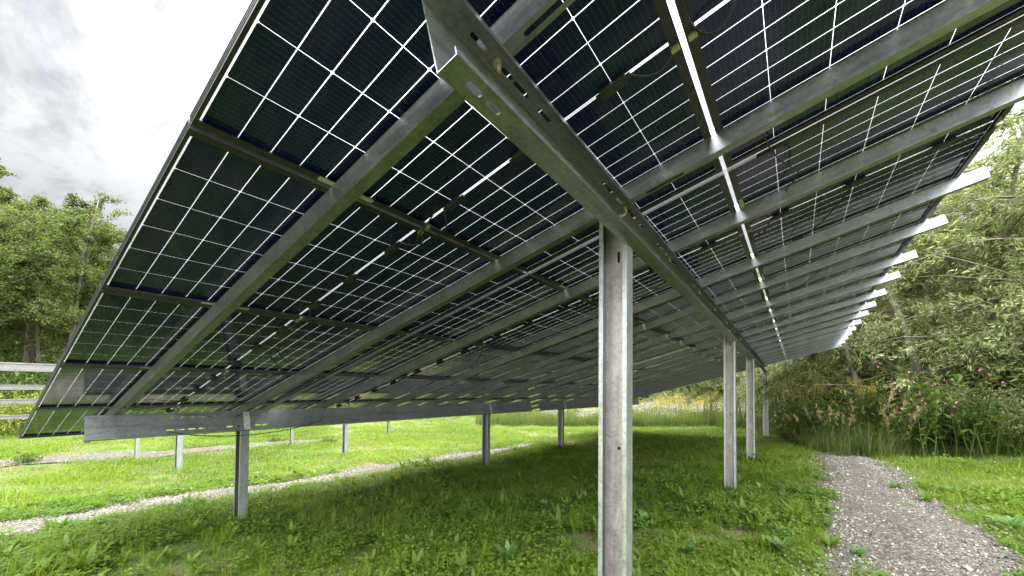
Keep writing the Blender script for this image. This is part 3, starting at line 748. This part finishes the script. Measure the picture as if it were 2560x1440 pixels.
# pebbles
def stone_piece(seed):
    r2 = np.random.default_rng(seed); bm = bmesh.new(); bmesh.ops.create_icosphere(bm, subdivisions=1, radius=1)
    for v in bm.verts: v.co = Vector(v.co)*r2.uniform(.75, 1.15); v.co.z *= .6
    return piece('pebble', bm_mesh('pebble', bm, False), M_STONE)
st_ = [stone_piece(i) for i in range(4)]
px, py = [], []
for nm, cnt in (('gravel_path_right', 30000), ('gravel_path_middle', 24000), ('gravel_path_far', 4000)):
    ys, L, R_ = PATHS[nm]; yy = rng.uniform(ys[0], ys[-1], cnt*2); yy = yy[(yy > -.6)][:cnt]
    l = np.interp(yy, ys, L); r = np.interp(yy, ys, R_); tt = rng.normal(.5, .27, len(yy)); px.append(l+(r-l)*tt); py.append(yy)
px = np.concatenate(px); py = np.concatenate(py); ok = (vnoise(px, py, 2.9, .4) > .27) | (rng.uniform(0, 1, len(px)) < .3); px = px[ok]; py = py[ok]; n = len(px)
scatter('gravel', put(px, py)+np.array([0, 0, .030]), rng.uniform(0, 6.28, (n, 3))*np.array([.15, .15, 1]), rng.lognormal(math.log(.0068), .42, n), rng.integers(0, 4, n), rng.beta(2.2, 1.8, n), st_, 'loose grey and pale pebbles on the gravel paths', 'gravel')

# ------------------------------------------------------------------ single broad-leaved weeds in the lawn
def dock(seed, L0, L1, W, n, up):
    r2 = np.random.default_rng(seed); parts = []
    for k in range(n):
        fr = (k+.5)/n; L = r2.uniform(L0, L1)*(1.1-.45*fr); v, f = disc_leaf(L=L, W=W*r2.uniform(.7, 1.15)*(1.1-.4*fr), cup=.35)
        parts.append((rot_z(rot_y(v, -(up[0]+(up[1]-up[0])*fr)*r2.uniform(.7, 1.2)), k*2.4+r2.uniform(-.4, .4))+np.array([0, 0, .025]), f))
    tt = np.array([(.014*math.cos(q), .014*math.sin(q), h) for h in (0, .034) for q in (0, 1.571, 3.142, 4.712)]); parts.append((tt, np.array([(q, (q+1) % 4, 4+(q+1) % 4, 4+q) for q in range(4)])))
    V, F = merge(parts); me = np_mesh('broad_leaf_weed', V, F, True); me.materials.append(M_DOCK); return me
def tuft(seed):
    V, F = shrub_leaves(seed, .26, .20, 420, .07, .03); me = np_mesh('weed_tuft', V, F); me.materials.append(M_BUSH); return me
def shrub_leaves(seed, R_, H, n, L, W):
    r2 = np.random.default_rng(seed); cl = r2.normal(0, 1, (26, 3)); cl /= np.linalg.norm(cl, axis=1, keepdims=True); cl *= r2.uniform(.25, 1, (26, 1)); cl = cl*np.array([R_, R_, H*.5])+np.array([0, 0, H*.5])
    k = r2.integers(0, 26, n); pos = cl[k]+r2.normal(0, 1, (n, 3))*np.array([R_*.26, R_*.26, H*.15]); pos = pos[pos[:, 2] > .01]; n = len(pos)
    return leaves(pos, r2.normal(0, 1, (n, 3))+np.array([0, 0, .15]), r2.uniform(.6, 1.2, n)*L, r2.uniform(.6, 1.2, n)*W, r2)
DK = [dock(1, .11, .18, .085, 9, (.15, .9)), dock(2, .15, .24, .055, 11, (.15, 1.0)), dock(3, .09, .14, .085, 8, (.1, .8)), tuft(5)]
def cam_ground(u, v):
    d = f_ + rr*((u-1280)/996.36) + uu*(-(v-942.1)/996.36); p = CAM.copy(); t = .5
    for _ in range(60):
        q = CAM+d*t; h = q.z-float(gz(q.x, q.y)); t += h/max(.05, -d.z)*.7
        if abs(h) < .002: break
    return CAM+d*t
WEED = [(1270, 1410, 1, 1.0, 'large pale leaf rosette at the bottom edge, left of the foreground post'), (1612, 1310, 0, 1.0, 'round pale leaf cluster right beside the foreground post'),
        (1108, 1252, 1, .8, 'tongue-shaped leaf weed in the shade between short and foreground posts'), (1360, 1270, 2, 1.0, 'clump of rounded leaves left of the foreground post'),
        (1740, 1205, 0, .9, 'rounded leaf clump between the foreground post and the next tall post'), (1905, 1235, 1, .9, 'long-leaved weed just right of the second tall post'),
        (1960, 1390, 1, 1.0, 'light green upright leaf weed beside the gravel path edge'), (1720, 1392, 2, 1.1, 'leafy weed right of the foreground post at the bottom'),
        (2380, 1240, 1, .9, 'toothed leafy weed at the right edge of the gravel path'), (2150, 1395, 1, .6, 'dark green weed growing in the gravel path'), (2530, 1330, 1, 1.0, 'yellow-green leafy weed at far right beside the path'),
        (690, 1105, 3, .6, 'bushy weed tuft beyond the middle gravel path'), (820, 1108, 3, .8, 'dark weed tuft beside the free post at centre left'), (60, 1160, 3, .9, 'dark low leafy patch by the far gravel path at left')]
for (u, v, kd, s_, lab) in WEED:
    p = cam_ground(u, v); o = link('broad_leaf_weed', DK[kd], None); o.location = p; o.scale = (s_,)*3; o.rotation_euler = (0, 0, random.uniform(0, 6.28)); tag(o, lab, 'weed', 'broad-leaved weeds in the lawn')

# ------------------------------------------------------------------ trees
def limb(rng, a, d, L, n=6, curl=.25, up=.0):
    pts = [np.array(a, float)]; d = np.array(d, float); d /= np.linalg.norm(d)
    for i in range(n):
        d = d+rng.normal(0, curl/n*1.6, 3)+np.array([0, 0, up/n]); d /= np.linalg.norm(d); pts.append(pts[-1]+d*L/n)
    return np.array(pts)
def tree_mesh(seed, H, kind):
    rng = np.random.default_rng(seed); bm = bmesh.new(); tw = []
    trunks = []
    if kind == 'alder':
        tp = limb(rng, (0, 0, -.2), (rng.normal(0, .05), rng.normal(0, .05), 1), H*1.0, 12, .18); trunks = [(tp, .022*H*.55)]
    else:
        for k in range(3):
            a = rng.uniform(0, 6.28); tp = limb(rng, (.12*math.cos(a), .12*math.sin(a), -.2), (.38*math.cos(a), .38*math.sin(a), 1), H*rng.uniform(.8, 1.0), 10, .35); trunks.append((tp, .011*H))
    for tp, r0 in trunks:
        n = len(tp); tube(bm, [tuple(p) for p in tp], [r0*(1-.9*i/(n-1))+.012 for i in range(n)], 7)
        nb = 34 if kind == 'alder' else 26
        for b in range(nb):
            t = 1-.60*rng.uniform(0, 1)**.85 if kind == 'alder' else rng.uniform(.10, .98); ix = t*(n-1); i0 = int(ix); fr = ix-i0; base = tp[i0]*(1-fr)+tp[min(i0+1, n-1)]*fr
            a = rng.uniform(0, 6.28); L = H*(.26*(1-t)**.6+.07)*rng.uniform(.7, 1.25) if kind == 'alder' else H*(.20*(1-t)**.5+.11)*rng.uniform(.7, 1.3)
            lb = limb(rng, base, (math.cos(a), math.sin(a), rng.uniform(.1, .6)), L, 5, .5, .15 if kind == 'alder' else -.25)
            tube(bm, [tuple(p) for p in lb], [.016*(1-.8*i/5)*H/8+.003 for i in range(6)], 4, False)
            for s_ in range(9 if kind == 'alder' else 9):
                j = rng.integers(1, 6); bb = lb[j]+rng.normal(0, .05, 3); dd = (lb[j]-lb[j-1]); dd = dd/np.linalg.norm(dd)+rng.normal(0, .7, 3); 
                if kind != 'alder': dd[2] -= .25
                tw.append(limb(rng, bb, dd, L*rng.uniform(.22, .48), 4, .6, .1 if kind == 'alder' else -.5))
    wood = bm_mesh('trunk', bm, True)
    pos = []; dr = []
    per = 72 if kind == 'alder' else 60
    for q in tw:
        t = rng.uniform(0, 4, per); i0 = np.minimum(t.astype(int), 3); fr = (t-i0)[:, None]; p = q[i0]*(1-fr)+q[i0+1]*fr; dd = q[i0+1]-q[i0]
        dd = dd/np.linalg.norm(dd, axis=1, keepdims=True)
        if kind == 'alder': pos.append(p+rng.normal(0, .075, (per, 3))*np.array([1, 1, .5])); dr.append(dd*.5+rng.normal(0, .8, (per, 3))*np.array([1, 1, .45]))
        else: pos.append(p+rng.normal(0, .045, (per, 3))); dr.append(dd*.9+rng.normal(0, .55, (per, 3))+np.array([0, 0, -.15]))
    pos = np.concatenate(pos); dr = np.concatenate(dr); n = len(pos)
    if kind == 'alder': V, F = leaves(pos, dr, rng.uniform(.055, .10, n), rng.uniform(.042, .07, n), rng)
    else: V, F = leaves(pos, dr, rng.uniform(.08, .15, n), rng.uniform(.018, .030, n), rng)
    return wood, np_mesh('crown', V, F)
AL = [tree_mesh(21+i, 9.0, 'alder') for i in range(3)]
WI = [tree_mesh(41+i, 8.0, 'willow') for i in range(3)]
for w_, c_ in AL: w_.materials.append(M_BARK); c_.materials.append(M_ALDER)
for w_, c_ in WI: w_.materials.append(M_BARK2); c_.materials.append(M_WILLOW)
def tree(name, pr, x, y, H, h0, label, cat, group, rz):
    r = empty(name, Vector((x, y, float(gz(x, y))))); r.rotation_euler = (0, 0, rz); r.scale = (H/h0*random.uniform(.9, 1.1), H/h0*random.uniform(.9, 1.1), H/h0)
    link('trunk', pr[0], None, r); link('crown', pr[1], None, r); tag(r, label, cat, group); return r
def polar(az, d): a = RAD(az); return CAM.x+d*math.sin(a), CAM.y+d*math.cos(a)
LT = [(-92.5, 23, 8.9, 'tall broadleaf tree cut by the left edge of the photo'), (-88.3, 21.5, 8.6, 'broadleaf tree at far left close to the meadow'), (-86.2, 25, 9.0, 'slender tree left of the domed tree'),
      (-84.2, 22.0, 8.9, 'broadleaf tree with visible dark trunk and domed top at left'), (-82.2, 26, 8.8, 'mid-height tree whose crown meets the domed tree'), (-80.6, 22.5, 7.2, 'lower rounded tree nearest the panel edge at left'),
      (-79.0, 25, 7.0, 'small tree half hidden behind the panel edge at left'), (-85.3, 28, 9.5, 'broadleaf tree in the second rank at left'), (-90.2, 27, 9.0, 'broadleaf tree in the second rank at the left edge'), (-77, 24, 6.5, 'low tree behind the lowest modules at left'), (-87.2, 29, 9.8, 'tall tree at the back of the left wood'), (-83.2, 29.5, 9.8, 'tree in the back rank of the left wood, right of the domed tree'), (-91.4, 24.5, 8.8, 'straight-trunked tree near the left edge'), (-85.0, 24.0, 7.6, 'shorter full tree in front of the domed tree at left')]
for i, (az, d, H, lab) in enumerate(LT):
    x, y = polar(az, d); tree('broadleaf_tree', AL[i % 3], x, y, H, 9.0, lab, 'tree', 'trees along the left edge of the meadow', i*2.1)
WT = [(17.5, 14.8, 9.6, 'large silvery willow filling the right edge of the photo'), (11.8, 15.5, 9.4, 'silvery willow with leaning trunk right of the rafter ends'), (7.0, 15.0, 7.9, 'silvery willow behind the pink flowers'),
      (2.3, 16.5, 7.0, 'willow with a dark trunk behind the goldenrod'), (-2.5, 20, 6.8, 'willow just right of the farthest tall post'), (23, 15, 9.5, 'willow partly outside the right edge'), (13.8, 17.5, 9.6, 'tall willow in the second rank at right'), (8.5, 19.5, 8.8, 'willow in the second rank behind the rafter ends'), (4.2, 22, 8.0, 'willow in the second rank above the beam end')]
for i, (az, d, H, lab) in enumerate(WT):
    x, y = polar(az, d); tree('willow_tree', WI[i % 3], x, y, H, 8.0, lab, 'tree', 'willows behind the array', i*1.7+.4)
# far wood: one mass
fa = rng.uniform(-100, 32, 230); fd = rng.uniform(27, 44, 230)
fx = CAM.x+fd*np.sin(np.radians(fa)); fy = CAM.y+fd*np.cos(np.radians(fa))
fo = [piece('wood_tree', q[1], None) for q in AL]+[piece('wood_willow', q[1], None) for q in WI]
fa = np.concatenate([fa, rng.uniform(30, 95, 45)]); fd = np.concatenate([fd, rng.uniform(11.5, 18, 45)]); fx = CAM.x+fd*np.sin(np.radians(fa)); fy = CAM.y+fd*np.cos(np.radians(fa)); NW = len(fa)
hs = np.where(fa < -70, rng.uniform(.72, .95, NW), rng.uniform(.65, 1.0, NW))
scatter('wood', np.stack([fx, fy, gz(fx, fy)-.8], 1), np.stack([np.zeros(NW), np.zeros(NW), rng.uniform(0, 6.28, NW)], 1), hs, rng.integers(0, 5, NW), rng.uniform(0, 1, NW), fo, 'far mass of woodland behind the meadow', 'woodland')
# dense undergrowth mass
shrub_mesh = shrub_leaves
SH = []
for i in range(3):
    V, F = shrub_mesh(60+i, .9, 1.5, 5200, .09, .05); me = np_mesh('foliage', V, F); SH.append(me)
us = [piece('shrub_mass', SH[i].copy(), M_BUSH) for i in range(3)]
ua = np.concatenate([rng.uniform(-96, -70, 110), rng.uniform(-2.5, 26, 90), rng.uniform(-32, -2, 70)]); ud = np.concatenate([rng.uniform(21, 28, 110), rng.uniform(15.2, 24, 90), rng.uniform(31, 37, 70)])
ux = CAM.x+ud*np.sin(np.radians(ua)); uy = CAM.y+ud*np.cos(np.radians(ua)); n = len(ux)
scatter('undergrowth', np.stack([ux, uy, gz(ux, uy)-.1], 1), np.stack([np.zeros(n), np.zeros(n), rng.uniform(0, 6.28, n)], 1), rng.uniform(.8, 1.6, n), rng.integers(0, 3, n), rng.uniform(0, 1, n), us, 'dark tangled undergrowth at the foot of the trees', 'undergrowth')

# single bushes
def bush(x, y, s_, me, m, label, rz, name='bush', parts=()):
    r = empty(name, Vector((x, y, float(gz(x, y))-.05))); r.rotation_euler = (0, 0, rz); r.scale = (s_, s_, s_)
    me2 = me if (me.materials and me.materials[0] == m) else me.copy()
    if not me2.materials: me2.materials.append(m)
    link('foliage', me2, m, r); tag(r, label, 'bush'); return r
B_G = SH[0].copy(); B_Y = SH[1].copy(); B_S = SH[2].copy()
for me, m in ((B_G, M_BUSH), (B_Y, M_YBUSH), (B_S, M_WILLOW)): me.materials.append(m)
x, y = polar(-86.6, 19.0); bush(x, y, .85, B_Y, M_YBUSH, 'yellow-green bush behind the top rail at far left', .3)
x, y = polar(12.0, 12.6); bush(x, y, .75, B_G, M_BUSH, 'low dark green bush right of the pink flowers', 1.3)
x, y = polar(15.8, 13.3); bush(x, y, .75, B_S, M_WILLOW, 'low silvery bush at the right edge behind the lawn', 2.2)
x, y = polar(2.2, 12.4); bush(x, y, .7, B_G, M_BUSH, 'dark bush behind the dry grass at the end of the gravel path', .7)
x, y = polar(-4.6, 23); bush(x, y, .9, B_Y, M_YBUSH, 'yellow-green bush between the farthest tall posts', 2.0)

# pink balsam: stems, leaves, flowers
def balsam(seed):
    r2 = np.random.default_rng(seed); parts = []; fl = []; bm = bmesh.new()
    for k in range(26):
        a = r2.uniform(0, 6.28); rr_ = .62*math.sqrt(r2.uniform()); b = np.array([rr_*math.cos(a), rr_*math.sin(a), 0]); h = r2.uniform(.7, 1.45)
        st2 = limb(r2, b, (r2.normal(0, .16), r2.normal(0, .16), 1), h, 5, .25); tube(bm, [tuple(p) for p in st2], [.010, .009, .008, .007, .006, .004], 5, False)
        for q in range(16):
            t = r2.uniform(.25, 1); i0 = min(int(t*5), 4); p = st2[i0]+(st2[i0+1]-st2[i0])*(t*5-i0); v, f = disc_leaf(L=r2.uniform(.10, .19), W=r2.uniform(.035, .06)); parts.append((rot_z(rot_y(v, -r2.uniform(-.2, .6)), r2.uniform(0, 6.28))+p, f))
        for q in range(2 if r2.random() < .33 else 0):
            p = st2[-1]+r2.normal(0, .07, 3)+np.array([0, 0, -.02])
            for e in range(3):
                v, f = disc_leaf(L=.032, W=.026); fl.append((rot_z(rot_y(v, r2.uniform(-1.2, 1.2)), r2.uniform(0, 6.28))+p+r2.normal(0, .006, 3), f))
    V, F = merge(parts); V2, F2 = merge(fl)
    return bm_mesh('stem', bm, True), np_mesh('foliage', V, F), np_mesh('flower', V2, F2)
BL = [balsam(5), balsam(6)]
for q in BL: q[0].materials.append(M_REED); q[1].materials.append(M_BUSH); q[2].materials.append(M_PINK)
for i, (az, d, q_, s_, lab) in enumerate([(9.6, 11.35, 0, 1.05, 'pink flowering balsam clump nearest the end of the gravel path'), (12.3, 11.9, 0, 1.2, 'pink flowering balsam clump in the middle of the three, tallest'), (15.4, 12.3, 0, .6, 'small low pink balsam at the right edge of the lawn'), (10.9, 12.4, 0, 1.4, 'pink flowering balsam standing behind the other clumps')]):
    x, y = polar(az, d); r = empty('pink_balsam', Vector((x, y, float(gz(x, y))))); r.scale = (s_,)*3; r.rotation_euler = (0, 0, i*1.9); q = BL[i % 2]
    link('stem', q[0], None, r); link('foliage', q[1], None, r); link('flower', q[2], None, r)['kind'] = 'stuff'; tag(r, lab, 'flowering plant', 'pink balsam plants by the path')
# goldenrod
def goldenrod(seed):
    r2 = np.random.default_rng(seed); parts = []; fl = []; bm = bmesh.new()
    for k in range(30):
        a = r2.uniform(0, 6.28); rr_ = .5*math.sqrt(r2.uniform()); b = np.array([rr_*math.cos(a), rr_*math.sin(a), 0]); h = r2.uniform(1.1, 1.7)
        st2 = limb(r2, b, (r2.normal(0, .1), r2.normal(0, .1), 1), h, 5, .2); tube(bm, [tuple(p) for p in st2], .005, 4, False)
        for q in range(34):
            t = r2.uniform(.1, .97); i0 = min(int(t*5), 4); p = st2[i0]+(st2[i0+1]-st2[i0])*(t*5-i0); v, f = disc_leaf(L=r2.uniform(.08, .14), W=.016); parts.append((rot_z(rot_y(v, -r2.uniform(-.3, .7)), r2.uniform(0, 6.28))+p, f))
        n = 26; pos = st2[-1]+r2.normal(0, 1, (n, 3))*np.array([.06, .06, .07]); fl.append(leaves(pos, r2.normal(0, 1, (n, 3)), .02, .016, r2))
    V, F = merge(parts); V2, F2 = merge(fl)
    return bm_mesh('stem', bm, True), np_mesh('foliage', V, F), np_mesh('flower', V2, F2)
GR = [goldenrod(8), goldenrod(9)]
for q in GR: q[0].materials.append(M_REED); q[1].materials.append(M_REED); q[2].materials.append(M_YELLOW)
GRP = [(-.6, 14.3, 1.0, 'tall goldenrod clump right of the farthest tall post'), (1.3, 13.2, .95, 'tall goldenrod clump before the dark trunk'), (5.6, 13.2, .95, 'goldenrod with orange-yellow heads behind the dry grass'), (7.4, 13.4, .9, 'goldenrod with orange-yellow heads left of the pink flowers'), (-6.2, 17, .9, 'goldenrod clump seen between the tall posts'), (-9.5, 19, .9, 'goldenrod clump beside the foreground post, far off')]
for i, (az, d, s_, lab) in enumerate(GRP):
    x, y = polar(az, d); r = empty('goldenrod', Vector((x, y, float(gz(x, y))))); r.scale = (s_,)*3; r.rotation_euler = (0, 0, i*1.3); q = GR[i % 2]
    link('stem', q[0], None, r); link('foliage', q[1], None, r); link('flower', q[2], None, r)['kind'] = 'stuff'; tag(r, lab, 'flowering plant', 'goldenrod clumps at the meadow edge')
# dry grass tufts
def dry(seed):
    r2 = np.random.default_rng(seed); V, F = blade_set(r2, 130, .22, .30, .8, .008, .9, 4); parts = []
    for k in range(4):
        a = r2.uniform(0, 6.28); dd = np.array([.35*math.cos(a), .35*math.sin(a), 1]); p = limb(r2, (.1*math.cos(a), .1*math.sin(a), 0), dd, r2.uniform(.9, 1.3), 5, .2)
        n = 40; t = r2.uniform(0, 1, n)[:, None]; pos = p[4]+(p[5]-p[4])*t+r2.normal(0, .012, (n, 3)); parts.append(leaves(pos, np.tile(p[5]-p[4], (n, 1))+r2.normal(0, .08, (n, 3)),   .06, .016, r2))
        sv, sf = leaves(p[:-1], p[1:]-p[:-1], np.linalg.norm(p[1:]-p[:-1], axis=1)*1.05, .006, r2); parts.append((sv, sf))
    V2, F2 = merge(parts); return np_mesh('blades', V, F), np_mesh('seed_head', V2, F2)
DR = [dry(3), dry(4)]
for q in DR: q[0].materials.append(M_REED); q[1].materials.append(M_STRAW)
DRP = [(.6, 11.7, .9, 'straw-topped grass tuft right of the farthest tall post'), (3.9, 10.35, .85, 'leaning dry grass tuft left of the path end'), (5.3, 10.75, 1.1, 'tall straw-topped grass tuft directly behind the path end'), (7.0, 10.75, 1.15, 'tall upright straw-topped grass tuft right behind the path end'), (2.6, 11.0, 1.0, 'dry grass tuft in front of the dark trunk'), (8.2, 11.1, .9, 'dry grass tuft just left of the pink flowers'), (-.9, 13.4, .7, 'low dry grass tuft beside the farthest post foot'), (13.6, 12.7, 1.1, 'dry grass tuft behind the pink flowers at right')]
for i, (az, d, s_, lab) in enumerate(DRP):
    x, y = polar(az, d); r = empty('dry_grass_tuft', Vector((x, y, float(gz(x, y))))); r.scale = (s_,)*3; r.rotation_euler = (0, 0, i*2.4); q = DR[i % 2]
    link('blades', q[0], None, r); link('seed_head', q[1], None, r); tag(r, lab, 'grass tuft', 'dry grass tufts at the meadow edge')

# wild meadow beyond the array and along the foot of the bushes
mp = []
for i in range(2):
    V, F = blade_set(rng, 90, .3, .35, .85, .010, .7, 3); mp.append(piece('tall_grass', np_mesh('tall_grass', V, F), M_REED))
V, F = blade_set(rng, 60, .3, .3, .8, .009, .7, 3); mp.append(piece('tall_grass_dry', np_mesh('tall_grass_dry', V, F), M_STRAW))
n = 420; pos = rng.normal(0, 1, (n, 3))*np.array([.28, .28, .13])+np.array([0, 0, .62]); V, F = leaves(pos, rng.normal(0, 1, (n, 3)), .024, .022, rng); mp.append(piece('white_blossom', np_mesh('white_blossom', V, F), M_WHITEF))
n = 300; pos = rng.normal(0, 1, (n, 3))*np.array([.22, .22, .12])+np.array([0, 0, .85]); V, F = leaves(pos, rng.normal(0, 1, (n, 3)), .03, .018, rng); mp.append(piece('yellow_blossom', np_mesh('yellow_blossom', V, F), M_YELLOW))
a = rng.uniform(-40, 1.5, 1500); d = rng.uniform(17.5, 29, 1500); x = CAM.x+d*np.sin(np.radians(a)); y = CAM.y+d*np.cos(np.radians(a)); pk = rng.choice(5, 1500, p=[.44, .42, .03, .06, .05]); sc1 = rng.uniform(.7, 1.25, 1500)
a2 = rng.uniform(-4, 22, 620); d2 = np.interp(a2, [-4, -2, 0, 3, 8, 17, 22], [15.2, 14.6, 12.0, 10.5, 10.8, 12.8, 13.5])+3.2*rng.uniform(0, 1, 620)**1.3; x2 = CAM.x+d2*np.sin(np.radians(a2)); y2 = CAM.y+d2*np.cos(np.radians(a2)); pk2 = rng.choice([0, 1, 2], 620, p=[.47, .40, .13]); sc2 = np.clip(.30+(d2-np.interp(a2, [-4, -2, 0, 3, 8, 17, 22], [15.2, 14.6, 12.0, 10.5, 10.8, 12.8, 13.5]))*.35, .3, 1.1)*rng.uniform(.8, 1.2, 620)
ok = ~on_path(x2, y2, .15); x = np.concatenate([x, x2[ok]]); y = np.concatenate([y, y2[ok]]); pk = np.concatenate([pk, pk2[ok]]); s1 = np.concatenate([sc1, sc2[ok]]); n = len(x)
scatter('wild_meadow', put(x, y), np.stack([np.zeros(n), np.zeros(n), rng.uniform(0, 6.28, n)], 1), s1, pk, rng.uniform(0, 1, n), mp, 'tall unmown grass with white and yellow wildflowers at the meadow edge', 'meadow')
